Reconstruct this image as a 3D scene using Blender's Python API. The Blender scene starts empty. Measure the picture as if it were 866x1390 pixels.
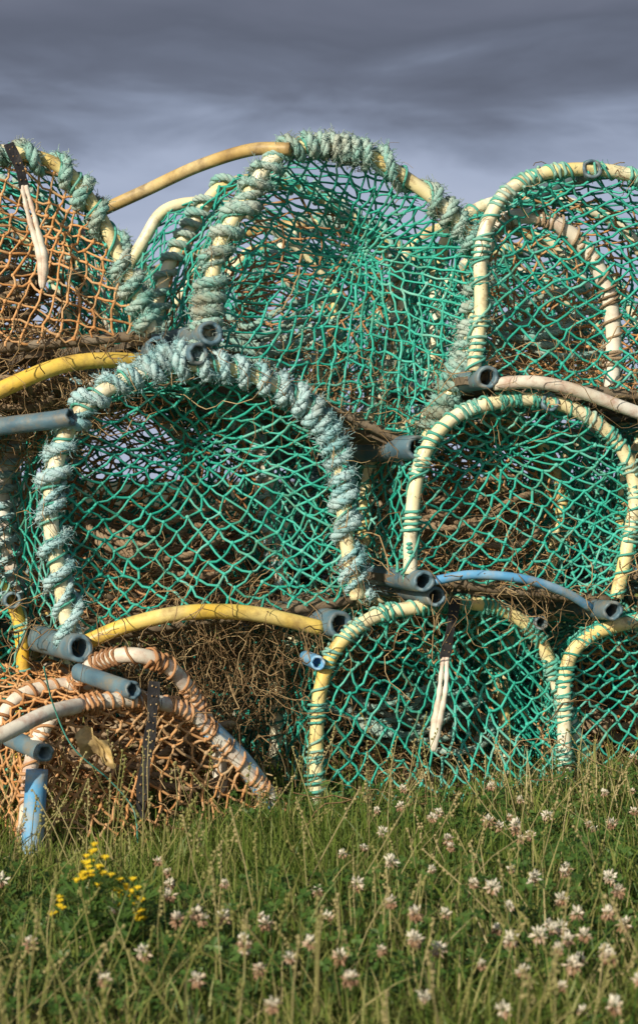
import bpy, math, random
import numpy as np
from mathutils import Vector
random.seed(7); rng=np.random.default_rng(7)
sc=bpy.context.scene
CAMY=-3.0; CAMZ=0.5; F=2700.0; HY=650.0; CX=433.0
def W(px,py,y=0.0):
    d=y-CAMY
    return np.array([(px-CX)/F*d, y, CAMZ+(HY-py)/F*d])
# ------------------------------------------------------------ mesh builder
class MB:
    def __init__(s): s.v=[];s.q=[];s.t=[];s.a=[];s.n=0
    def add(s,v,q=None,t=None,tint=0.5):
        v=np.asarray(v,float).reshape(-1,3)
        tint=np.asarray(tint,float).ravel()
        if len(tint)!=len(v): tint=np.full(len(v),tint[0])
        s.v.append(v); s.a.append(tint)
        if q is not None and len(q): s.q.append(np.asarray(q).reshape(-1,4)+s.n)
        if t is not None and len(t): s.t.append(np.asarray(t).reshape(-1,3)+s.n)
        s.n+=len(v)
    def build(s,name,mat,parent=None,smooth=True):
        if not s.v: return None
        v=np.concatenate(s.v); me=bpy.data.meshes.new(name)
        q=np.concatenate(s.q) if s.q else np.zeros((0,4),int)
        t=np.concatenate(s.t) if s.t else np.zeros((0,3),int)
        me.vertices.add(len(v)); me.vertices.foreach_set('co',v.astype(np.float32).ravel())
        li=np.concatenate([q.ravel(),t.ravel()]).astype(np.int32)
        me.loops.add(len(li)); me.loops.foreach_set('vertex_index',li)
        st=np.concatenate([np.arange(len(q))*4,len(q)*4+np.arange(len(t))*3]).astype(np.int32)
        me.polygons.add(len(st)); me.polygons.foreach_set('loop_start',st)
        me.polygons.foreach_set('use_smooth',np.full(len(st),smooth))
        me.update(calc_edges=True)
        at=me.attributes.new('tint','FLOAT','POINT'); at.data.foreach_set('value',np.concatenate(s.a).astype(np.float32))
        me.materials.append(mat)
        o=bpy.data.objects.new(name,me); sc.collection.objects.link(o)
        if parent: o.parent=parent
        return o
def nrm(a): return a/np.maximum(np.linalg.norm(a,axis=-1,keepdims=True),1e-9)
def frames(P):
    T=nrm(np.gradient(P,axis=0)); U=np.zeros_like(P)
    t=T[0]; ref=np.array([0,1.,0]) if abs(t[1])<.8 else np.array([1.,0,0])
    u=np.cross(t,ref); u/=np.linalg.norm(u); ux,uy,uz=u
    TL=T.tolist(); out=[]
    for a,b,c in TL:
        d=ux*a+uy*b+uz*c; ux-=a*d;uy-=b*d;uz-=c*d
        l=math.sqrt(ux*ux+uy*uy+uz*uz) or 1; ux/=l;uy/=l;uz/=l
        out.append((ux,uy,uz))
    U=np.array(out); return T,U,np.cross(T,U)
def tube(mb,P,r,sides=8,tint=0.5,cap=True):
    P=np.asarray(P,float); n=len(P); T,U,V=frames(P)
    r=np.broadcast_to(np.asarray(r,float),(n,))
    a=np.arange(sides)/sides*2*np.pi
    R=P[:,None]+r[:,None,None]*(np.cos(a)[None,:,None]*U[:,None]+np.sin(a)[None,:,None]*V[:,None])
    i=np.arange(n-1)[:,None]*sides; j=np.arange(sides)[None]; j2=(j+1)%sides
    q=np.stack([i+j,i+j2,i+sides+j2,i+sides+j],-1).reshape(-1,4)
    vv=R.reshape(-1,3); tr=None
    if cap:
        vv=np.concatenate([vv,P[:1],P[-1:]]); k=n*sides; j=np.arange(sides); j2=(j+1)%sides
        tr=np.concatenate([np.stack([j2,j,np.full(sides,k)],-1),np.stack([(n-1)*sides+j,(n-1)*sides+j2,np.full(sides,k+1)],-1)])
    mb.add(vv,q,tr,tint)
def edges(mb,A,B,r,sides=4,sag=None,tint=None,rings=3):
    n=len(A)
    if n==0: return
    T=nrm(B-A); ref=np.tile(np.array([0.31,0.23,0.92]),(n,1)); par=np.abs((T*ref).sum(1))>.9; ref[par]=[1,0,0]
    U=nrm(np.cross(T,ref)); V=np.cross(T,U); ts=np.linspace(0,1,rings)
    C=A[:,None]*(1-ts)[None,:,None]+B[:,None]*ts[None,:,None]
    if sag is not None: C=C+sag[:,None]*(4*ts*(1-ts))[None,:,None]
    a=np.arange(sides)/sides*2*np.pi
    r=np.broadcast_to(np.asarray(r,float),(n,))
    R=C[:,:,None]+r[:,None,None,None]*(np.cos(a)[None,None,:,None]*U[:,None,None]+np.sin(a)[None,None,:,None]*V[:,None,None])
    b=np.arange(n)[:,None,None]*(rings*sides); i=np.arange(rings-1)[None,:,None]*sides; j=np.arange(sides)[None,None]; j2=(j+1)%sides
    q=np.stack([b+i+j,b+i+j2,b+i+sides+j2,b+i+sides+j],-1).reshape(-1,4)
    if tint is None: tint=rng.random(n)
    mb.add(R,q,None,np.repeat(tint,rings*sides))
_t=(1+5**.5)/2
ICO=nrm(np.array([[-1,_t,0],[1,_t,0],[-1,-_t,0],[1,-_t,0],[0,-1,_t],[0,1,_t],[0,-1,-_t],[0,1,-_t],[_t,0,-1],[_t,0,1],[-_t,0,-1],[-_t,0,1]],float))
ICF=np.array([[0,11,5],[0,5,1],[0,1,7],[0,7,10],[0,10,11],[1,5,9],[5,11,4],[11,10,2],[10,7,6],[7,1,8],[3,9,4],[3,4,2],[3,2,6],[3,6,8],[3,8,9],[4,9,5],[2,4,11],[6,2,10],[8,6,7],[9,8,1]])
def blobs(mb,C,r,tint=None):
    n=len(C)
    if n==0:return
    r=np.broadcast_to(r,(n,)); sc3=(0.75+0.6*rng.random((n,1,3)))*r[:,None,None]
    v=C[:,None]+ICO[None]*sc3
    t=(ICF[None]+np.arange(n)[:,None,None]*12)
    if tint is None: tint=rng.random(n)
    mb.add(v,None,t,np.repeat(tint,12))
def catmull(pts,step=0.006):
    p=np.array(pts,float); p=np.vstack([2*p[0]-p[1],p,2*p[-1]-p[-2]]); out=[]
    for i in range(1,len(p)-2):
        t=np.linspace(0,1,24,endpoint=False)[:,None]
        out.append(.5*((2*p[i])+(-p[i-1]+p[i+1])*t+(2*p[i-1]-5*p[i]+4*p[i+1]-p[i+2])*t**2+(-p[i-1]+3*p[i]-3*p[i+1]+p[i+2])*t**3))
    out=np.vstack(out+[p[-2:-1]]); return resample(out,step)
def resample(P,step):
    d=np.concatenate([[0],np.cumsum(np.linalg.norm(np.diff(P,axis=0),axis=1))]); n=max(3,int(d[-1]/step)+1)
    s=np.linspace(0,d[-1],n); return np.stack([np.interp(s,d,P[:,k]) for k in range(3)],-1)
class SN:  # smooth noise
    def __init__(s,f): s.k=rng.normal(0,f,(6,3)); s.p=rng.random(6)*6.28
    def __call__(s,P): return np.sin(P@s.k.T+s.p).sum(-1)/3.
def vnoise(P,f,amp):
    return np.stack([SN(f)(P) for _ in range(3)],-1)*amp
# ------------------------------------------------------------ materials
def mat(name,cols,scale=12,rough=.65,bump=.3,bscale=150,tintmix=.5,spec=.3,dirt=None,dirt_scale=25,dirt_amt=.5,trans=0,dirt_lo=.5):
    m=bpy.data.materials.new(name); m.use_nodes=True; N=m.node_tree.nodes; L=m.node_tree.links
    b=N['Principled BSDF']; b.inputs['Roughness'].default_value=rough
    b.inputs['Specular IOR Level'].default_value=spec
    tc=N.new('ShaderNodeTexCoord'); no=N.new('ShaderNodeTexNoise'); no.inputs['Scale'].default_value=scale; no.inputs['Detail'].default_value=4
    L.new(tc.outputs['Object'],no.inputs['Vector'])
    at=N.new('ShaderNodeAttribute'); at.attribute_name='tint'
    mr=N.new('ShaderNodeMapRange'); mr.inputs[1].default_value=.3; mr.inputs[2].default_value=.7; L.new(no.outputs['Fac'],mr.inputs[0])
    mx=N.new('ShaderNodeMix'); mx.inputs[0].default_value=tintmix; L.new(mr.outputs[0],mx.inputs[2]); L.new(at.outputs['Fac'],mx.inputs[3])
    cr=N.new('ShaderNodeValToRGB'); e=cr.color_ramp.elements
    e[0].color=(*cols[0],1); e[1].color=(*cols[-1],1)
    for i,c in enumerate(cols[1:-1]): el=e.new((i+1)/(len(cols)-1)); el.color=(*c,1)
    L.new(mx.outputs[0],cr.inputs[0]); col=cr.outputs[0]
    if dirt:
        n2=N.new('ShaderNodeTexNoise'); n2.inputs['Scale'].default_value=dirt_scale; n2.inputs['Detail'].default_value=5; n2.inputs['Roughness'].default_value=.7
        L.new(tc.outputs['Object'],n2.inputs['Vector'])
        m2=N.new('ShaderNodeMapRange'); m2.inputs[1].default_value=dirt_lo; m2.inputs[2].default_value=.68; m2.inputs[4].default_value=dirt_amt; L.new(n2.outputs['Fac'],m2.inputs[0])
        mc=N.new('ShaderNodeMix'); mc.data_type='RGBA'; L.new(m2.outputs[0],mc.inputs[0]); L.new(col,mc.inputs[6]); mc.inputs[7].default_value=(*dirt,1); col=mc.outputs[2]
    L.new(col,b.inputs['Base Color'])
    if bump:
        n3=N.new('ShaderNodeTexNoise'); n3.inputs['Scale'].default_value=bscale; n3.inputs['Detail'].default_value=2; L.new(tc.outputs['Object'],n3.inputs['Vector'])
        bp=N.new('ShaderNodeBump'); bp.inputs['Strength'].default_value=bump; bp.inputs['Distance'].default_value=.003; L.new(n3.outputs['Fac'],bp.inputs['Height']); L.new(bp.outputs[0],b.inputs['Normal'])
    if trans:
        tr=N.new('ShaderNodeBsdfTranslucent'); L.new(col,tr.inputs[0]); ms=N.new('ShaderNodeMixShader'); ms.inputs[0].default_value=trans
        L.new(b.outputs[0],ms.inputs[1]); L.new(tr.outputs[0],ms.inputs[2]); L.new(ms.outputs[0],N['Material Output'].inputs[0])
    return m
M={}
M['green']=mat('net_green_twine',[(.01,.19,.14),(.02,.34,.25),(.055,.46,.36),(.24,.52,.44)],9,.6,0,400,.55,dirt=(.17,.18,.10),dirt_amt=.5)
M['orange']=mat('net_orange_twine',[(.34,.14,.045),(.58,.28,.10),(.66,.38,.18),(.44,.32,.19)],9,.75,0,400,.5,dirt=(.16,.11,.06))
M['brown']=mat('net_brown_twine',[(.24,.12,.06),(.46,.23,.10),(.56,.34,.19)],9,.8,0,400,.5)
M['rope']=mat('rope_pale_blue',[(.13,.36,.39),(.27,.49,.51),(.46,.60,.61),(.20,.50,.50)],24,.9,.6,500,.4,dirt=(.24,.24,.18),dirt_scale=20,dirt_amt=.6)
M['rope2']=mat('rope_grey_teal',[(.10,.33,.28),(.24,.45,.40),(.42,.51,.45),(.42,.41,.31)],20,.9,.6,500,.4,dirt=(.26,.21,.13),dirt_scale=14,dirt_amt=.75)
M['thin']=mat('twine_teal',[(.04,.27,.20),(.10,.38,.30),(.40,.50,.42)],20,.75,0,500,.5)
M['cream']=mat('pipe_cream',[(.80,.55,.12),(.82,.69,.34),(.84,.77,.54),(.85,.81,.68)],6,.42,.2,80,.0,spec=.45,dirt=(.28,.17,.08),dirt_scale=38,dirt_amt=.7)
M['yellow']=mat('pipe_yellow',[(.80,.47,.04),(.82,.57,.11),(.84,.70,.32)],7,.42,.2,80,.0,spec=.45,dirt=(.30,.18,.07),dirt_scale=34,dirt_amt=.7,dirt_lo=.48)
M['tan']=mat('pipe_tan',[(.40,.26,.09),(.58,.41,.16),(.70,.56,.30)],9,.5,.2,80,.0,spec=.4,dirt=(.20,.13,.07),dirt_scale=30,dirt_amt=.8,dirt_lo=.44)
M['white']=mat('pipe_white',[(.70,.62,.48),(.82,.78,.69)],9,.5,.2,80,.0,dirt=(.40,.15,.08),dirt_scale=24,dirt_amt=.75,dirt_lo=.46)
M['grey']=mat('pipe_blue_grey',[(.06,.11,.15),(.10,.18,.23),(.20,.28,.31)],14,.5,.3,90,.0,spec=.4,dirt=(.24,.19,.12),dirt_scale=30,dirt_amt=.8,dirt_lo=.45)
M['blue']=mat('pipe_blue',[(.07,.27,.52),(.13,.38,.64),(.45,.58,.68)],14,.45,.2,80,.0,dirt=(.40,.38,.30),dirt_scale=36,dirt_amt=.85,dirt_lo=.46)
M['wood']=mat('weathered_wood',[(.10,.075,.05),(.2,.15,.10),(.3,.25,.19)],20,.85,.5,120,.3)
M['straw']=mat('dried_weed',[(.12,.07,.035),(.30,.19,.09),(.52,.38,.20)],6,.85,0,100,.9)
M['strap']=mat('strap_black',[(.015,.014,.015),(.03,.028,.03),(.07,.065,.06)],60,.6,.3,300,.3)
M['oldrope']=mat('old_brown_rope',[(.14,.09,.05),(.30,.21,.13),(.42,.33,.22)],15,.9,.5,500,.4)
# ------------------------------------------------------------ rope
def rope(mb,P,R,pitch=None,sides=6,fluff=.18,strands=3):
    pitch=pitch or R*5.5
    step=R*.55; P=resample(P,step); T,U,V=frames(P); n=len(P); s=np.arange(n)*step
    sn=SN(60)(P)*fluff+rng.normal(0,fluff*.25,n)
    for k in range(strands):
        a=s/pitch*2*np.pi+k*2*np.pi/strands
        off=(np.cos(a)[:,None]*U+np.sin(a)[:,None]*V)*(R*.5*(1+sn))[:,None]
        tube(mb,P+off,R*.56*(1+sn*.6+rng.normal(0,fluff*.25,n)),sides,rng.random()*.6+.2)
    return P
def hairs(mb,P,R,n,ln=.009,r=.00035):
    i=rng.integers(0,len(P),n); d=nrm(rng.normal(0,1,(n,3))); A=P[i]+d*R*.7
    B=A+nrm(d*.7+rng.normal(0,.7,(n,3)))*(ln*(.3+rng.random((n,1))**2*1.5)); edges(mb,A,B,r,3,rng.normal(0,.002,(n,3)))
def helix(P,Rh,pitch,jit=.25,ph=0):
    P=resample(P,.002); T,U,V=frames(P); n=len(P)
    rate=1/pitch*np.clip(1+jit*SN(18)(P)+jit*.5*SN(45)(P),.25,2.3); th=np.cumsum(rate*.002)*2*np.pi+ph
    rr=Rh*(1+.13*SN(40)(P)); return P+(np.cos(th)[:,None]*U+np.sin(th)[:,None]*V)*rr[:,None]
def hollow(mb,A,B,ro,ri,tint=.5):
    A=np.array(A,float);B=np.array(B,float);d=nrm(B-A); 
    n=12; C=A+(B-A)*np.linspace(0,1,n)[:,None]+vnoise(A+(B-A)*np.linspace(0,1,n)[:,None],5,.0015)
    din=min(.12,np.linalg.norm(B-A)*.4)
    ref=np.array([0,0,1.]); 
    if abs(d[2])>.9: ref=np.array([1.,0,0])
    U=nrm(np.cross(d,ref)); V=np.cross(d,U); s=28; a=np.arange(s)/s*2*np.pi
    cs=[A+d*din,A+d*.002,A+d*0,A+d*.0,A+d*.003]+[c for c in C[1:]]; rs=[ri*.9,ri,ri*1.04,ro*.96,ro]+[ro]*(n-1)
    wob=1+.06*np.sin(2*a+rng.random()*6); rag=(.0012*np.sin(5*a+rng.random()*6)+rng.normal(0,.0005,s))+np.sin(a+rng.random()*6)*.0025
    R=np.array([c+rr*(np.outer(np.cos(a)*wob,U)+np.outer(np.sin(a),V)) for c,rr in zip(cs,rs)])
    R[1:5]+=rag[None,:,None]*d
    m=len(cs); i=np.arange(m-1)[:,None]*s; j=np.arange(s)[None]; j2=(j+1)%s
    q=np.stack([i+j,i+j2,i+s+j2,i+s+j],-1).reshape(-1,4)
    v=np.concatenate([R.reshape(-1,3),[A+d*din]]); k=m*s; jj=np.arange(s)
    mb.add(v,q,np.stack([(jj+1)%s,jj,np.full(s,k)],-1),tint)
# ------------------------------------------------------------ nets
def pip(poly,p):
    x,y=p[:,0],p[:,1]; ins=np.zeros(len(p),bool); n=len(poly)
    for i in range(n):
        x1,y1=poly[i]; x2,y2=poly[(i+1)%n]
        if y1==y2: continue
        c=((y1>y)!=(y2>y))&(x<(x2-x1)*(y-y1)/(y2-y1)+x1); ins^=c
    return ins
def face_net(mb,poly,to3,sx,sz,r,rot=0,gather=None,sag=.03,jit=.003,hole=0):
    lo=poly.min(0)-.15; hi=poly.max(0)+.15; c=(lo+hi)/2
    ni=int((hi-lo).max()*1.7/sx)+2; nj=int((hi-lo).max()*1.7/sz)+2
    I,J=np.meshgrid(np.arange(-ni,ni+1),np.arange(-nj,nj+1),indexing='ij')
    msk=(I+J)%2==0; pts=np.stack([I*sx/2,J*sz/2],-1).astype(float)
    cr,sr=math.cos(rot),math.sin(rot); pts=pts@np.array([[cr,sr],[-sr,cr]])+c
    P3=np.concatenate([pts,np.zeros(pts.shape[:2]+(1,))],-1)
    pts=pts+np.stack([SN(6)(P3),SN(6)(P3)],-1)*.018+np.stack([SN(22)(P3),SN(22)(P3)],-1)*.0045+rng.normal(0,jit,pts.shape)
    if gather:
        for gx,gz,g,sg in gather:
            d=pts-np.array([gx,gz]); w=g*np.exp(-(d**2).sum(-1)/sg**2); pts=pts-d*w[...,None]
    ins=pip(poly,pts.reshape(-1,2)).reshape(msk.shape)
    A=[];B=[]
    for di in (1,-1):
        m0=msk[1:-1,:-1]; a0=pts[1:-1,:-1]; ia=ins[1:-1,:-1]
        sl=slice(2,None) if di==1 else slice(0,-2)
        b0=pts[sl,1:]; ib=ins[sl,1:]
        k=m0&(ia|ib); a=a0[k].copy();b=b0[k].copy();ia=ia[k];ib=ib[k]
        sw=~ia; ta=a[sw].copy(); a[sw]=b[sw]; b[sw]=ta; cut=~(ia&ib)
        l=np.zeros(len(a));h=np.ones(len(a))
        for _ in range(7):
            mid=(l+h)/2; ii=pip(poly,a+(b-a)*mid[:,None]); l=np.where(ii,mid,l);h=np.where(ii,h,mid)
        b[cut]=a[cut]+(b-a)[cut]*h[cut][:,None]; A.append(a);B.append(b)
    A=np.concatenate(A);B=np.concatenate(B)
    keep=rng.random(len(A))>.015; A=A[keep];B=B[keep]
    sn=SN(9)
    def lift(p):
        d=np.sqrt(((p[:,None]-poly[None,::3])**2).sum(-1)).min(1); w=np.clip(d/.11,0,1); w=w*w*(3-2*w)
        q=np.concatenate([p,np.zeros((len(p),1))],-1)
        dep=sag*w*(1+.5*sn(q))
        if gather:
            for gx,gz,g,sg in gather: dep=dep+w*g*.09*np.exp(-((p-np.array([gx,gz]))**2).sum(-1)/(sg*.8)**2)
        return to3(p,dep)
    A3=lift(A);B3=lift(B); sagv=rng.normal(0,.0018,A3.shape); sagv[:,2]-=.0018
    edges(mb,A3,B3,r*(.8+.4*rng.random(len(A3))),5,sagv)
    kp=msk&ins; blobs(mb,lift(pts[kp]),r*1.75)
def grid_net(mb,G,r,sides=4,knots=True,wrap=False):
    n,m=G.shape[:2]; I,J=np.meshgrid(np.arange(n),np.arange(m),indexing='ij'); A=[];B=[]
    for di in (1,-1):
        i2=I+di; ok=((I+J)%2==0)&(J<m-1)
        if wrap: i2=i2%n
        else: ok&=(i2>=0)&(i2<n)
        A.append(G[I[ok],J[ok]]);B.append(G[i2[ok],J[ok]+1])
    A=np.concatenate(A);B=np.concatenate(B); keep=rng.random(len(A))>.01
    A=A[keep];B=B[keep]
    edges(mb,A,B,r*(.85+.3*rng.random(len(A))),sides,rng.normal(0,.0015,A.shape)+[0,0,-.0015])
    if knots:
        ok=((I+J)%2==0); blobs(mb,G[ok],r*1.7)
def interp_path(P,s):
    d=np.concatenate([[0],np.cumsum(np.linalg.norm(np.diff(P,axis=0),axis=1))]); d/=d[-1]
    return np.stack([np.interp(s,d,P[:,k]) for k in range(P.shape[1])],-1)
def fibres(mb,start,n,steps=8,seg=.018,r=.0007,spread=(.05,.05,.05),grav=-.3,curl=.6):
    P=np.asarray(start)+rng.normal(0,1,(n,3))*np.array(spread); d=nrm(rng.normal(0,1,(n,3))); tint=rng.random(n); rr=r*(.5+rng.random(n))
    for k in range(steps):
        d=nrm(d+rng.normal(0,curl,(n,3))+[0,0,grav*.4]); Q=P+d*seg*(.5+rng.random((n,1))); edges(mb,P,Q,rr,3,None,tint,2); P=Q
# ------------------------------------------------------------ lobster pot
def empty(name):
    e=bpy.data.objects.new(name,None); e.empty_display_size=.1; sc.collection.objects.link(e); return e
def lash(mb,P,hr):
    # irregular lashing: short tight turns where the net is tied on, loose turns between
    hp=helix(P,hr+.0018,.034,.8); tube(mb,resample(hp,.003),.0021,5,rng.random())
    n=len(P); c=6
    while c<n-6:
        m=int(rng.integers(2,4)); seg=P[max(0,c-m):c+m+1]
        if len(seg)>=4:
            hp=helix(seg,hr+.003,.0075+.003*rng.random(),.2,rng.random()*6); tube(mb,resample(hp,.0025),.0022+.0008*rng.random(),5,rng.random())
        c+=int(rng.integers(7,15))
def creel(pts,y0,k=.25,axis=(-.15,.55,0),hoop='cream',wrap='thin',front='green',side='green',inner='orange',
          pipes=(),mesh=(.034,.028),rot=0,gather=None,sag=.03,hr=.0105,wr=.009,pitch=.03,wm='rope',lm='thin',seed=0,base=True,extra=None,clutter=1.0,hoop2=None,ft=(.46,.8)):
    global rng
    rng=np.random.default_rng(100+seed); E=empty('lobster_pot'); axis=np.array(axis,float)
    cx=np.mean([p[0] for p in pts])
    raw=np.array([W(px,py,y0+k*(px-cx)/900) for px,py in pts]); c=raw.mean(0)
    e1=nrm(np.array([1,k,0.])); e3=np.array([0,0,1.]); nb=np.array([-e1[1],e1[0],0])
    ab=np.stack([(raw-c)@e1,(raw-c)@e3],-1)
    P=catmull(c+ab[:,:1]*e1+ab[:,1:]*e3,.006)
    P2=np.stack([(P-c)@e1,(P-c)@e3],-1)
    bl=np.linspace(0,1,40)[1:-1,None]; base2=P2[-1]*(1-bl)+P2[0]*bl; poly=np.concatenate([P2,base2])
    to3=lambda p,dep: c+p[:,:1]*e1+p[:,1:2]*e3+nb*np.asarray(dep).reshape(-1,1)
    full=to3(poly,np.zeros(len(poly))); cen=full.mean(0)
    def at(t,s=1.0):
        b=P[0]*.5+P[-1]*.5
        return b+(P-b)*s+axis*t
    mb=MB(); tube(mb,P+vnoise(P,8,.0016),hr,12); mb.build('hoop_front',M[hoop],E)
    mb=MB()
    for t,s in ((.48,.97),(1,.95)): tube(mb,at(t,s)+vnoise(P,6,.004),hr,10)
    mb.build('hoops_inner',M[hoop2 or hoop],E)
    if wrap=='thick':
        mb=MB(); hp=helix(P,hr+wr*.7,pitch,.7); hp=rope(mb,hp,wr,sides=7,fluff=.32); hairs(mb,hp,wr,8000,.010,.0005)
        hp2=helix(P,hr+wr*.4,pitch*1.8,.8,2.); hp2=rope(mb,hp2,wr*.6,fluff=.3); hairs(mb,hp2,wr*.6,1800,.010,.0005); mb.build('hoop_rope_wrap',M[wm],E)
        mb=MB(); hp=helix(P,hr+.004,.026,.5,1); tube(mb,resample(hp,.003),.0022,5); mb.build('lashing_twine',M['thin'],E)
        mb=MB(); hp=helix(at(.48,.97),hr+.004,.03,.6); rope(mb,hp,.006,fluff=.25); mb.build('mid_rope_wrap',M[wm],E)
    else:
        mb=MB(); lash(mb,P,hr); hairs(mb,P,hr,900,.009)
        hp=helix(at(.48,.97),hr+.003,.03,.7); tube(mb,resample(hp,.004),.0026,5); mb.build('lashing_twine',M[lm],E)
    mb=MB(); face_net(mb,poly,to3,mesh[0],mesh[1],.0020,rot,gather,sag)
    mb.build('net_front',M[front],E)
    mb=MB(); ns=46; nt=26; G=np.zeros((ns,nt,3)); s=np.linspace(0,1,ns)
    for j in range(nt):
        t=j/(nt-1); b=P[0]*.5+P[-1]*.5; sc_=1-.05*t; R=b+(interp_path(P,s)-b)*sc_
        pul=1-.05*abs(math.sin(t*2*np.pi))-.0; R=b+(R-b)*pul
        G[:,j]=R+axis*t
    G+=vnoise(G.reshape(-1,3),7,.008).reshape(G.shape)+rng.normal(0,.003,G.shape)
    grid_net(mb,G,.0020,4); mb.build('net_sides',M[side],E)
    for nm,t0,t1,mm,N,rows,off in (('net_funnel',ft[0],ft[1],inner,44,13,.0),('net_rear',1.0,.93,side,40,14,0)):
        mb=MB(); G=np.zeros((N,rows,3)); s=np.arange(N)/N; b=P[0]*.5+P[-1]*.5
        pp=interp_path(np.concatenate([full,full[:1]]),s); pp=b+(pp-b)*.95; cc=pp.mean(0)+np.array([rng.normal(0,.03),0,rng.normal(0,.03)])
        for j in range(rows):
            f=(1-j/(rows-1))**.8; f=.12+.88*f if nm=='net_funnel' else .03+.97*f
            G[:,j]=cc+(pp-cc)*f+axis*(t0+(t1-t0)*(1-f))
        G+=vnoise(G.reshape(-1,3),9,.007).reshape(G.shape)+rng.normal(0,.003,G.shape)
        grid_net(mb,G,.0019,4,True,True); mb.build(nm,M[mm],E)
    if base:
        mb=MB(); A,B=P[0],P[-1]
        for f in np.linspace(.02,.98,7):
            p0=A*(1-f)+B*f+[0,0,-.012]; q=np.array([p0+axis*t for t in np.linspace(.04,1,8)])
            d=nrm(B-A)*.014; h=np.array([0,0,.006]); w=rng.normal(0,.002,(8,3))
            q=q+w; R=np.stack([q-d-h,q+d-h,q+d+h,q-d+h],1); i=np.arange(7)[:,None]*4; j=np.arange(4)[None]; j2=(j+1)%4
            mb.add(R.reshape(-1,3),np.concatenate([np.stack([i+j,i+j2,i+4+j2,i+4+j],-1).reshape(-1,4),[[3,2,1,0],[28,29,30,31]]]),None,rng.random())
        mb.build('base_slats',M['wood'],E,False)
        mb=MB()
        for t in (.03,.5,1): tube(mb,resample(np.array([A+axis*t-[0,0,.004],(A+B)/2+axis*t+[0,0,rng.normal(-.004,.004)],B+axis*t-[0,0,.004]]),.02),.008,10)
        mb.build('base_bars',M['wood'],E)
    if pipes:
        mb=MB(); mb2=MB()
        for p in pipes:
            px,py,r=p[:3]; fr=p[3] if len(p)>3 else .03; mm=mb2 if (len(p)>4 and p[4]=='blue') else mb
            a=W(px,py,y0+k*(px-cx)/900-fr); ln=p[5] if len(p)>5 else 1.05
            hollow(mm,a,a+axis*ln+np.array([0,fr*.5,0]),r,r*.66,rng.random())
        mb.build('frame_pipes',M['grey'],E); mb2.build('frame_pipes_blue',M['blue'],E)
    if clutter:
        bc=(P[0]+P[-1])/2+axis*.45+[0,0,.06]; mb=MB()
        for kk in range(2):
            a=np.linspace(0,2*np.pi*3.2,140); rr=.07+.025*np.sin(a*1.37+kk)
            q=bc+np.stack([np.cos(a)*rr*1.3+rng.normal(0,.03),np.sin(a)*rr*1.2+.0*a,.02*np.sin(a*2.1+kk)+.006*a/2+.03*kk],-1); rope(mb,q,.0055,fluff=.15,sides=5)
        mb.build('coiled_rope',M['oldrope' if seed%2 else 'rope2'],E)
        mb=MB(); fibres(mb,bc+[0,-.05,-.02],int(150*clutter),9,.02,.0008,(.13,.12,.03))
        fibres(mb,P[rng.integers(0,len(P),int(50*clutter))],int(50*clutter),4,.010,.0006,(.008,.02,.008),-.8)
        fibres(mb,full[-39:][rng.integers(0,38,int(70*clutter))],int(70*clutter),8,.015,.0006,(.02,.03,.010),-.5)
        mb.build('dried_weed',M['straw'],E)
    if extra: extra(E,lambda px,py,dy=0: W(px,py,y0+k*(px-cx)/900+dy))
    return E
def dup(E,off,rz=0):
    N=empty('lobster_pot'); N.location=off
    for ch in E.children:
        if off[1]>.5 and ch.name.split('.')[0] in ('net_rear','net_funnel','dried_weed','dried_weed_tangle','mid_rope_wrap','coil_heap'): continue
        o=ch.copy(); sc.collection.objects.link(o); o.parent=N
    N.rotation_euler=(0,0,rz); return N
def rod(E,name,m,pts,r=.0105,rp=None,sides=12,lm='thin'):
    mb=MB(); P=catmull(pts,.008); P=P+vnoise(P,9,.0015); tube(mb,P,r,sides); o=mb.build(name,M[m],E)
    if rp: 
        mb=MB(); lash(mb,P,r); mb.build('lashing_twine',M[lm],E)
    return P
def strap(E,pts_b,pts_w):
    P=catmull(pts_b,.004); T=nrm(np.gradient(P,axis=0)); n=len(P); a=np.sin(np.arange(n)*.05+1)*.7
    S=np.stack([np.cos(a),np.sin(a)*.6,0*a],-1); S=nrm(S-(S*T).sum(1)[:,None]*T); Nn=np.cross(T,S)*.0015; w=.0075*(1+.15*np.sin(np.arange(n)*.4))[:,None]
    R=np.stack([P-S*w-Nn,P+S*w-Nn,P+S*w+Nn,P-S*w+Nn],1); i=np.arange(n-1)[:,None]*4; j=np.arange(4)[None]; j2=(j+1)%4
    mb=MB(); mb.add(R.reshape(-1,3),np.concatenate([np.stack([i+j,i+j2,i+4+j2,i+4+j],-1).reshape(-1,4),[[3,2,1,0],[(n-1)*4+q for q in range(4)]]])); mb.build('bait_strap',M['strap'],E,False)
    mb=MB(); C=[]
    for q in range(2,len(P)-1,3):
        for sd in (-1,1): C.append(P[q]+S[q]*.0035*sd-nrm(Nn[q])*.0016*np.sign(nrm(Nn[q])[1])+rng.normal(0,.0008,3))
    blobs(mb,np.array(C),.0014); mb.build('strap_stitching',M['straw'],E)
    if pts_w:
        mb=MB(); P=catmull(pts_w,.003); n=len(P); t=np.linspace(0,1,n); r=.0040+.0042*np.exp(-((t-.75)/.25)**2)+.0006*np.sin(t*40); r[-4:]*=[.9,.75,.55,.3]
        for dx in (-.0028,.0028): tube(mb,P+np.array([dx,0,0])*(1+.6*np.sin(t*5))[:,None],r*.85,10)
        mb.build('strap_hook',M['white'],E)
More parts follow.
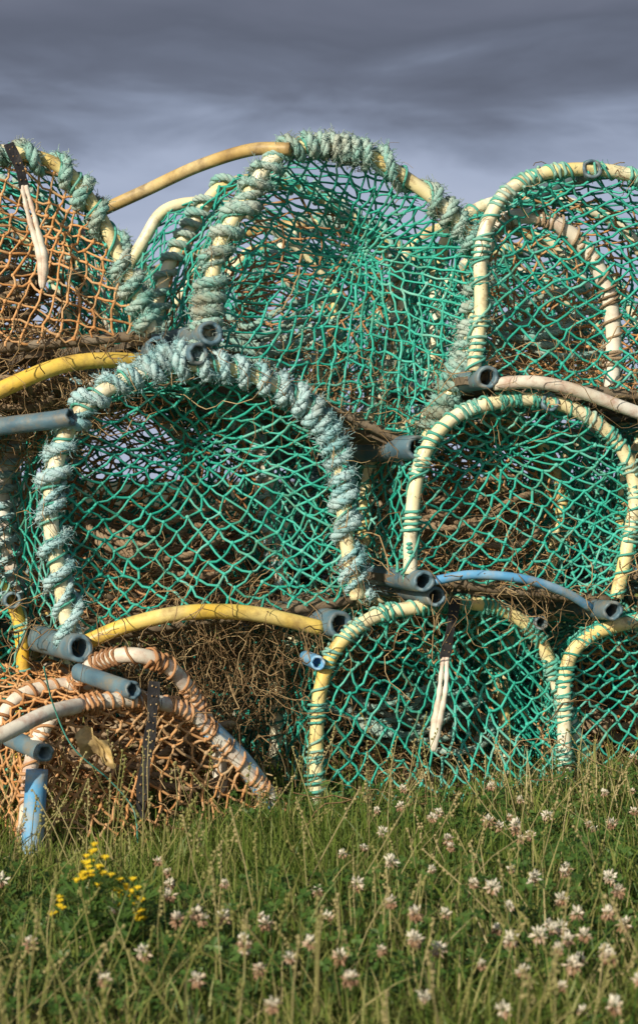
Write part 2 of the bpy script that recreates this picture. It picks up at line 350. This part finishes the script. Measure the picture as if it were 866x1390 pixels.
# ------------------------------------------------------------ the stack
def exE(E,w):
    rod(E,'bowed_pipe','yellow',[w(118,872,-.01),w(170,850,-.03),w(250,832,-.04),(w(340,832,-.03)),w(435,852,-.02)],.0115)
    mb=MB(); fibres(mb,W(300,905,.12),300,12,.02,.0007,(.11,.08,.035),-.35,.7); fibres(mb,W(290,850,.0),110,10,.016,.0006,(.12,.02,.012),-.9,.6)
    mb.build('dried_weed_tangle',M['straw'],E)
    mb=MB(); hollow(mb,w(98,566,-.03),w(-130,592,.16),.0135,.009); mb.build('side_frame_pipe',M['grey'],E)
    mb=MB(); q=helix(np.array([w(200,505),w(235,478),w(262,485)]),.015,.022,.3); hp=rope(mb,q,.009,fluff=.3); hairs(mb,hp,.009,1500,.01,.0004); mb.build('rope_knot',M['rope'],E)
pE=creel([(97,868),(84,790),(70,700),(78,625),(105,563),(155,522),(225,497),(290,497),(350,512),(410,545),(448,590),(464,650),(470,725),(487,812)],-.04,axis=(-.24,.52,0),hoop='cream',wrap='thick',wm='rope',pitch=.044,wr=.0085,
   pipes=[(110,880,.0205,.05),(463,848,.0205,.05),(270,480,.017,.03)],mesh=(.037,.028),rot=.05,gather=[(.02,.03,.6,.10)],sag=.04,seed=1,extra=exE,hr=.0115,hoop2='white',inner='brown')
def exH(E,w):
    rod(E,'bowed_pipe','tan',[w(140,285,.22),w(200,258,.18),w(270,225,.1),w(340,203,.02),(w(395,202,-.02))],.010)
pH=creel([(276,470),(284,400),(300,330),(340,262),(375,212),(430,198),(500,212),(555,245),(610,290),(650,345),(648,410),(628,490),(598,560),(575,605)],.05,axis=(-.21,.50,-.0),hoop='cream',wrap='thick',wm='rope2',pitch=.029,wr=.0085,
   pipes=[(287,452,.0185,.04),(568,608,.0195,.05)],mesh=(.037,.030),rot=.5,gather=[(.04,.035,.78,.15),(-.05,-.08,.3,.07)],sag=.035,seed=2,extra=exH,hr=.011,inner='brown')
def exG(E,w):
    rod(E,'bowed_pipe','yellow',[w(-120,590,-.04),w(0,530,-.05),w(95,494,-.04),w(190,492,0),w(240,510,.1)],.0125)
    strap(E,[w(12,195,-.03),w(26,225,-.035),w(34,255,-.035)],[w(33,252,-.035),w(45,300,-.04),w(58,350,-.04),w(58,392,-.04)])
    mb=MB()
    for kk in range(5):
        a=np.linspace(0,2*np.pi*2.4,120); c=w(-60+35*kk,548+6*math.sin(kk*2),.06+.07*kk)
        q=c+np.stack([np.cos(a+kk)*(.10+.02*np.sin(a*1.7)),np.sin(a+kk)*.09,.012*np.sin(a*2.3+kk)+.002*a],-1); rope(mb,q,.0065,fluff=.2,sides=5)
    mb.build('coil_heap',M['oldrope'],E)
    mb=MB(); fibres(mb,w(20,545,.12),420,10,.018,.0007,(.10,.08,.02),-.3,.7); mb.build('dried_weed_tangle',M['straw'],E)
pG=creel([(-270,500),(-285,400),(-265,300),(-190,235),(-80,205),(20,208),(85,230),(128,285),(158,345),(185,400),(207,450)],-0.03,hoop='cream',wrap='thick',wm='rope2',pitch=.038,wr=.0085,
   pipes=[(215,472,.018,.03),(-100,205,.018)],front='orange',side='green',inner='brown',mesh=(.034,.032),rot=.5,gather=[(.12,.02,.5,.1)],sag=.03,seed=3,extra=exG,hoop2='cream')
def exI(E,w):
    rod(E,'bowed_pipe','white',[w(670,522,-.02),w(730,520,-.03),w(790,533,-.03),w(880,565,-.02),w(960,590,0)],.010)
    rod(E,'inner_hoop','white',[w(652,345,.045),w(685,300,.045),w(735,297,.045),w(785,330,.045),w(818,385,.045),w(830,450,.045),w(828,530,.045)],.0125,.05,lm='oldrope')
pI=creel([(642,505),(652,420),(653,335),(680,270),(730,238),(795,230),(860,240),(930,272),(975,340),(995,440),(990,545)],.03,axis=(-.12,.55,0),hoop='cream',
   pipes=[(662,512,.0175,.03),(804,229,.0150,.015)],mesh=(.042,.034),rot=-.1,gather=[(-.10,.08,.4,.1)],sag=.055,inner='orange',seed=4,extra=exI,ft=(.22,.42))
def exF(E,w):
    rod(E,'bowed_pipe','blue',[w(585,788,-.04),w(640,779,-.05),w(710,785,-.05),w(765,803,-.03),w(800,824,-.01)],.007)
pF=creel([(556,780),(558,710),(572,625),(608,572),(660,548),(735,543),(800,568),(845,612),(863,670),(852,745),(836,812)],.0,hoop='cream',
   pipes=[(576,789,.016,.05),(592,810,.015,.03,'g',1.0),(747,546,.014,.015),(832,829,.0150,.06)],mesh=(.038,.027),rot=.12,gather=[(-.02,.05,.62,.10)],sag=.04,inner='orange',seed=5,extra=exF)
def exB(E,w):
    strap(E,[w(618,812,-.02),w(612,850,-.03),w(603,895,-.035)],[w(604,892,-.035),w(600,940,-.04),w(592,985,-.04),w(588,1020,-.04)])
pB=creel([(428,1095),(428,1020),(433,940),(455,880),(505,838),(565,824),(630,818),(692,832),(735,872),(762,945),(785,1010),(800,1085)],.0,hoop='cream',
   pipes=[(432,900,.011,.02,'blue',.12),(735,846,.0105,.02)],mesh=(.032,.034),rot=.0,gather=[(.02,.05,.4,.1)],sag=.03,inner='orange',seed=6,extra=exB)
pC=creel([(768,1095),(764,1000),(768,905),(800,864),(866,843),(940,838),(1010,862),(1055,925),(1075,1000),(1085,1095)],.06,hoop='cream',
   mesh=(.034,.030),gather=[(0,.03,.4,.1)],inner='orange',seed=7,ft=(.2,.5))
pD=creel([(-330,1095),(-345,960),(-300,855),(-190,800),(-80,785),(-10,790),(22,830),(32,900),(30,990),(26,1095)],.02,hoop='yellow',
   pipes=[(18,815,.013,.04)],wrap='thin',seed=8,mesh=(.032,.030))
def exA(E,w):
    rod(E,'side_pipe','white',[w(-60,1020,-.05),w(0,998,-.05),w(60,970,-.03),w(110,958,0)],.0105)
    rod(E,'leg_sleeve','blue',[w(42,1185,-.012),w(45,1120,-.012),w(50,1045,-.012)],.0150)
    rod(E,'leg_sleeve','blue',[w(285,990,-.008),w(330,1035,-.008),w(372,1092,-.008)],.0145)
    rod(E,'second_hoop','white',[w(95,935,.22),w(130,900,.12),w(178,889,.05),w(225,903,.04),w(262,945,.05),w(292,1010,.05),w(300,1080,.05)],.011,.05,lm='brown')
    mb=MB(); a=w(182,937,-.03); hollow(mb,a,a+np.array([-.09,.12,.015]),.0125,.008); a=w(62,1022,-.03); hollow(mb,a,a+np.array([-.06,.08,.01]),.0125,.008); mb.build('pipe_stubs',M['grey'],E)
    strap(E,[w(210,925,-.03),w(205,990,-.04),w(196,1050,-.045),w(190,1110,-.03)],None)
    mb=MB(); tube(mb,catmull(np.array([w(60,905,-.1),w(74,960,-.05),w(100,1015,-.05),w(150,1060,-.05),w(182,1100,-.05),w(188,1150,-.05)]),.006),.0011,4,.5); mb.build('loose_twine',M['thin'],E)
    mb=MB(); u=np.linspace(0,1,9); UU,VV=np.meshgrid(u,u,indexing='ij'); c0=w(130,1015,-.012); pp=c0+np.stack([(UU-.5)*.045+.012*(VV-.5),.008*np.sin(UU*7)*np.cos(VV*6),-(VV-.5)*.038+.01*np.sin(UU*5)],-1)+rng.normal(0,.0015,(9,9,3))
    i=np.arange(8)[:,None]*9; j=np.arange(8)[None]; mb.add(pp,np.stack([i+j,i+9+j,i+10+j,i+1+j],-1).reshape(-1,4)); mb.build('bait_bag',M['tan'],E)
pA=creel([(38,1190),(42,1110),(50,1030),(72,980),(112,958),(180,950),(245,962),(292,1000),(335,1048),(378,1098)],-.24,k=.6,axis=(-.18,.36,.02),hoop='white',front='orange',side='orange',inner='brown',lm='brown',
   mesh=(.028,.028),rot=.3,gather=[(.03,.05,.3,.1)],sag=.02,seed=9,extra=exA,base=False)
# rest of the stack: behind and to the sides
dup(pE,(-.06,.70,.02)); dup(pF,(-.05,.72,.0)); dup(pB,(-.12,.72,0)); dup(pB,(-.52,.70,0)); dup(pC,(-.05,.72,0))
dup(pH,(.02,.68,-.03)); dup(pI,(-.02,.70,-.04)); dup(pG,(.02,.70,-.03))
dup(pE,(-.56,.03,0)); dup(pF,(.42,.03,0)); dup(pE,(-.62,.72,0)); dup(pF,(.45,.75,0)); dup(pB,(.78,.03,0)); dup(pB,(.62,.74,0))
# ------------------------------------------------------------ ground, grass
rng=np.random.default_rng(5)
gm=mat('ground_turf',[(.025,.024,.010),(.045,.055,.02),(.07,.08,.03),(.12,.10,.05)],3,.95,.8,60,0)
mb=MB(); xs=np.concatenate([-np.geomspace(600,2,14),np.linspace(-1.8,1.8,40),np.geomspace(2,600,14)])
X,Y=np.meshgrid(xs,xs,indexing='ij'); Z=-.006+.006*np.sin(X*3+1)*np.sin(Y*2.3)*np.exp(-(X**2+Y**2)/50)
n=len(xs); i=np.arange(n-1)[:,None]*n; j=np.arange(n-1)[None]; mb.add(np.stack([X,Y,Z],-1).reshape(-1,3),np.stack([i+j,i+n+j,i+n+j+1,i+j+1],-1).reshape(-1,4)); mb.build('ground',gm)
grm=mat('grass_blades',[(.06,.10,.016),(.11,.17,.025),(.18,.23,.045),(.32,.30,.10),(.58,.46,.25)],2,.5,0,100,.85,trans=.3)
SHL=SN(7);SHT=SN(5)
def lowf(x,y): return (1-.5*np.exp(-((x+.30)/.22)**2-((y+.42)/.28)**2))
def blades(mb,n,xr,yr,hm,hs,wd,tlo=0,thi=.8,lean=.5,segs=4):
    x=rng.uniform(*xr,n);y=rng.uniform(*yr,n); q3=np.stack([x,y,0*x],-1); cl=SHL(q3)
    h=np.clip((hm*(1+.5*cl)+rng.normal(0,hs,n))*lowf(x,y),.012,.3)
    a=rng.random(n)*6.283; l=np.abs(rng.normal(0,lean,n)); tilt=rng.random(n)*6.283
    t=np.linspace(0,1,segs+1)[None]; D=np.stack([np.cos(a),np.sin(a)],-1)
    off=(l*h)[:,None]*t**2; zz=h[:,None]*(t-.25*np.minimum(l,1.4)[:,None]*t**2)
    C=np.stack([x[:,None]+D[:,:1]*off,y[:,None]+D[:,1:]*off,zz-.005],-1)
    S=np.stack([np.cos(tilt),np.sin(tilt),0*tilt],-1)[:,None]*(wd*(.6+.8*rng.random(n)))[:,None,None]*(1-t**1.7*.95)[...,None]
    R=np.stack([C-S,C+S],2); b=np.arange(n)[:,None]*(segs+1)*2; i=np.arange(segs)[None]*2
    q=np.stack([b+i,b+i+1,b+i+3,b+i+2],-1).reshape(-1,4)
    ti=np.clip(rng.uniform(tlo,thi,n)+.2*SHT(q3),0,1); mb.add(R,q,None,np.repeat(ti,(segs+1)*2))
mb=MB()
blades(mb,44000,(-.9,.9),(-1.75,.05),.045,.016,.0014,0,.85,.7,3)
blades(mb,13000,(-.9,.9),(-1.75,.1),.068,.025,.0013,.3,1.0,.6)
blades(mb,4500,(-.9,.9),(-1.75,.1),.06,.022,.0026,.1,.7,1.0)
blades(mb,7000,(-1.4,1.4),(-.1,1.6),.05,.02,.0016,0,.8,.5,3)
blades(mb,9000,(-4,4),(-1.9,6),.05,.02,.003,0,.8,.5,3)
n=520; x=rng.uniform(-.9,.9,n);y=rng.uniform(-1.6,.0,n);h=rng.uniform(.07,.16,n); A=np.stack([x,y,0*x],-1); ln=rng.normal(0,.045,(n,3)); B=A+ln; B[:,2]=h
ti=rng.uniform(.75,1,n); edges(mb,A,B,.0007,3,rng.normal(0,.006,(n,3)),ti,4)
for q in range(7):
    f=1-q*.035; Cc=A+(B-A)*f; blobs(mb,Cc+rng.normal(0,.0012,Cc.shape),.0017,ti)
mb.build('grass',grm,None,True)
clm=mat('clover_leaf',[(.035,.08,.015),(.065,.135,.024),(.12,.20,.05)],3,.45,0,100,.7,trans=.25)
mb=MB(); n=15000; x=rng.uniform(-.95,.95,n);y=rng.uniform(-1.7,.0,n); k=SN(4)(np.stack([x,y,0*x],-1))>-.25; x=x[k];y=y[k]; n=len(x)
z=np.clip(rng.normal(.036,.014,n)*(1+.4*SHL(np.stack([x,y,0*x],-1))),.010,.075)*lowf(x,y); C=np.stack([x,y,z],-1); edges(mb,C*[1,1,0]+rng.normal(0,.008,(n,3))*[1,1,0],C,.0006,3,None,np.full(n,.5),2)
up=nrm(np.stack([rng.normal(0,.45,n),rng.normal(-.25,.45,n),np.ones(n)],-1)); e=nrm(np.cross(up,rng.normal(0,1,(n,3)))); f=np.cross(up,e); sz=rng.uniform(.0045,.0092,n)
for q in range(3):
    a=q*2.094; d=e*math.cos(a)+f*math.sin(a); s_=np.cross(up,d)
    pr=[(0,0,0),(.35,.38,.10),(.8,.52,.14),(1.08,.28,.10),(1.0,0,0),(1.08,-.28,.10),(.8,-.52,.14),(.35,-.38,.10)]
    V=np.stack([C+(d*u+s_*v+up*w_)*sz[:,None] for u,v,w_ in pr],1); b=np.arange(n)[:,None]*8
    tr=np.stack([b+np.array([[0,1,2]]),b+np.array([[0,2,3]]),b+np.array([[0,3,4]]),b+np.array([[0,4,5]]),b+np.array([[0,5,6]]),b+np.array([[0,6,7]])],1).reshape(-1,3)
    mb.add(V,None,tr,np.repeat(rng.random(n),8))
mb.build('clover_leaves',clm,None,False)
flm=mat('clover_petals',[(.34,.18,.09),(.52,.34,.22),(.74,.62,.47),(.84,.79,.66)],3,.7,0,100,1.0,trans=.25)
mbf=MB(); mbs=MB()
pos=[(222,1185),(655,1115),(597,1103),(740,1107),(808,1125),(690,1110),(510,1100),(640,1017),(320,1280),(425,1280),(250,1240),(270,1248),(350,1245),(525,1225),(455,1245),(725,1200),(780,1240),(690,1230),(800,1270),(690,1275),(570,1280),(850,1030),(50,1282),(590,1180),(470,1160),(210,1215),(765,1185),(710,1140),(650,1165),(505,1150),(310,1200),(745,1285),(620,1240),(560,1240),(395,1300),(840,1210),(810,1300),(655,1310),(475,1330),(270,1330),(760,1340),(140,1330),(575,1350),(360,1365),(695,1370),(830,1365),(540,1095),(612,1140),(680,1180),(530,1130),(700,1128),
 (715,1135),(700,1120),(798,1118),(790,1275),(765,1290),(740,1270),(775,1180),(722,1190),(600,1110),(615,1150),(560,1275),(590,1290),(845,1255),(820,1290),(215,1170),(232,1200),(240,1250),(300,1245),(355,1255),(320,1290),(855,1330),(780,1310),(710,1320),(520,1290),(445,1300),(735,1255),(752,1262),(815,1240),(640,1200),(670,1205),(490,1200),(430,1210),(540,1170),(760,1220)]
H=[]
for px,py in pos:
    z=random.uniform(.058,.09); d=(CAMZ-z)*F/(py-HY); H.append(((px-CX)/F*d+random.gauss(0,.006),CAMY+d,z))
for _ in range(45): H.append((random.uniform(-.6,.9),random.uniform(-1.5,-.15),random.uniform(.05,.075)))
for hx,hy,hz in H:
    c=np.array([hx,hy,hz]); R=random.uniform(.0045,.0082); npet=46; age=random.random()**.5
    edges(mbs,np.array([[hx+random.uniform(-.02,.02),hy+random.uniform(-.02,.02),0]]),c[None],.0009,5,rng.normal(0,.004,(1,3)),np.array([.4]),4)
    ii=np.arange(npet); ph=np.arccos(np.clip(1-1.75*(ii+.5)/npet,-1,1)); th=ii*2.4+rng.normal(0,.15,npet)
    d=np.stack([np.sin(ph)*np.cos(th),np.sin(ph)*np.sin(th),np.cos(ph)],-1); d=nrm(d+rng.normal(0,.18,d.shape)+rng.normal(0,.16,3))
    drop=np.clip((ph-1.5+age*.7),0,1)[:,None]; d2=nrm(d+[0,0,.35]-np.array([0,0,1.6])*drop); L_=R*(.6+.6*rng.random((npet,1))); A=c+d*R*.25; s_=nrm(np.cross(d2,rng.normal(0,1,(npet,3))))*R*.18
    u_=nrm(np.cross(d2,s_))*R*.12
    V=np.stack([A,A+d2*L_*.6+s_,A+d2*L_*1.0+u_,A+d2*L_*.6-s_,A+d2*L_*.55-u_],1); b=np.arange(npet)[:,None]*5
    tr=np.concatenate([b+[[0,1,2]],b+[[0,2,3]],b+[[0,4,1]],b+[[0,3,4]],b+[[1,4,2]],b+[[2,4,3]]])
    ti=np.clip(1.0-.85*np.clip((ph-1.3+age*1.2-.3)/1.0,0,1)+rng.normal(0,.08,npet),0,1); mbf.add(V,None,tr,np.repeat(ti,5))
ef=empty('clover_flowers'); mbf.build('flower_heads',flm,ef,False); mbs.build('flower_stems',clm,ef)
ym=mat('ragwort_petal',[(.80,.55,.02),(.88,.68,.04)],10,.6,0,100,.5,trans=.2)
for hits in ([(125,1165),(125,1190),(112,1182),(138,1175)],[(165,1205),(180,1212),(172,1222),(188,1240),(78,1230)]):
    er=empty('ragwort_plant'); mb=MB(); ms=MB(); root=None
    for px,py in hits:
        c=W(px,py,-.98+random.uniform(-.02,.02))
        if root is None: root=c*[1,1,0]
        tube(ms,resample(np.array([root,root*[.5,.5,1]+c*[.5,.5,.45],c]),.01),.0011,5)
        for q in range(6):
            cc=c+rng.normal(0,.0055,3); npl=11
            for w_ in range(npl):
                a=w_/npl*6.283; d=np.array([math.cos(a),math.sin(a)*.8-.1,.35+.2*math.sin(a)]); s_=np.array([-math.sin(a),math.cos(a),0])*.0012
                mb.add([cc,cc+d*.003+s_,cc+d*.0055,cc+d*.003-s_],[[0,1,2,3]],None,random.random())
            blobs(mb,cc[None],.002,np.array([0.]))
    for q in range(80):
        b=root+[random.gauss(0,.018),random.gauss(0,.012),random.uniform(.01,.095)]; d=nrm(np.array([random.gauss(0,1),random.gauss(0,1),.5])); s_=nrm(np.cross(d,[0,0,1]))
        for w_ in (-1,0,1):
            dd=nrm(d+s_*w_*.7); mb_=[b,b+dd*.012+s_*.0025,b+dd*.024,b+dd*.012-s_*.0025]; ms.add(mb_,[[0,1,2,3]],None,.5+.5*random.random())
    mb.build('flowers',ym,er,False); ms.build('stems_and_leaves',clm,er,False)
# ------------------------------------------------------------ light
az=math.radians(-146); el=math.radians(25)   # measured from +Y towards +X
S=Vector((math.sin(az)*math.cos(el),math.cos(az)*math.cos(el),math.sin(el)))
sd=bpy.data.lights.new('sun','SUN'); sd.energy=5.0; sd.angle=math.radians(.5); sd.color=(1,.92,.76)
so=bpy.data.objects.new('sun',sd); sc.collection.objects.link(so); so.rotation_euler=S.to_track_quat('Z','Y').to_euler()
w=bpy.data.worlds.new('World'); sc.world=w; w.use_nodes=True; N=w.node_tree.nodes; L=w.node_tree.links
for nn in list(N): N.remove(nn)
out=N.new('ShaderNodeOutputWorld'); sky=N.new('ShaderNodeTexSky'); sky.sky_type='NISHITA'; sky.sun_disc=False; sky.sun_elevation=el; sky.sun_rotation=az
bg=N.new('ShaderNodeBackground'); bg.inputs[1].default_value=.08; L.new(sky.outputs[0],bg.inputs[0])
tc=N.new('ShaderNodeTexCoord'); sp=N.new('ShaderNodeSeparateXYZ'); L.new(tc.outputs['Generated'],sp.inputs[0])
mp=N.new('ShaderNodeMapping'); mp.inputs['Scale'].default_value=(2.2,2.2,9); mp.inputs['Rotation'].default_value=(0,.08,0); L.new(tc.outputs['Generated'],mp.inputs[0])
no=N.new('ShaderNodeTexNoise'); no.inputs['Scale'].default_value=3.6; no.inputs['Detail'].default_value=7; no.inputs['Roughness'].default_value=.55; no.inputs['Distortion'].default_value=.4; L.new(mp.outputs[0],no.inputs[0])
ma=N.new('ShaderNodeMath'); ma.operation='MULTIPLY_ADD'; L.new(no.outputs['Fac'],ma.inputs[0]); ma.inputs[1].default_value=.11; L.new(sp.outputs['Z'],ma.inputs[2])
cr=N.new('ShaderNodeValToRGB'); L.new(ma.outputs[0],cr.inputs[0]); e=cr.color_ramp.elements
e[0].position=.17;e[0].color=(.44,.50,.64,1); e[1].position=.5;e[1].color=(.20,.22,.28,1)
for p_,c_ in ((.205,(.38,.44,.58)),(.226,(.25,.295,.40)),(.248,(.155,.18,.245)),(.270,(.120,.138,.188)),(.295,(.145,.164,.222)),(.33,(.18,.20,.262))):
    q=e.new(p_); q.color=(*c_,1)
b2=N.new('ShaderNodeBackground'); L.new(cr.outputs[0],b2.inputs[0])
mr=N.new('ShaderNodeMapRange'); mr.inputs[1].default_value=-.5; mr.inputs[2].default_value=.1; L.new(sp.outputs['Y'],mr.inputs[0])
mz=N.new('ShaderNodeMapRange'); mz.inputs[1].default_value=.7; mz.inputs[2].default_value=.4; L.new(sp.outputs['Z'],mz.inputs[0])
mm=N.new('ShaderNodeMath'); mm.operation='MULTIPLY'; L.new(mr.outputs[0],mm.inputs[0]); L.new(mz.outputs[0],mm.inputs[1])
mx=N.new('ShaderNodeMixShader'); L.new(mm.outputs[0],mx.inputs[0]); L.new(bg.outputs[0],mx.inputs[1]); L.new(b2.outputs[0],mx.inputs[2]); L.new(mx.outputs[0],out.inputs[0])
# ------------------------------------------------------------ camera
cd=bpy.data.cameras.new('camera'); cam=bpy.data.objects.new('camera',cd); sc.collection.objects.link(cam)
cam.location=(0,CAMY,CAMZ); cam.rotation_euler=(math.radians(90),0,0); cd.lens=F/1390*36; cd.sensor_width=36; cd.shift_y=-45/1390; cd.clip_end=2000; cd.clip_start=.05
cd.dof.use_dof=True; cd.dof.focus_distance=3.0; cd.dof.aperture_fstop=11
sc.camera=cam
sc.view_settings.view_transform='Standard'; sc.view_settings.look='None'; sc.view_settings.exposure=0
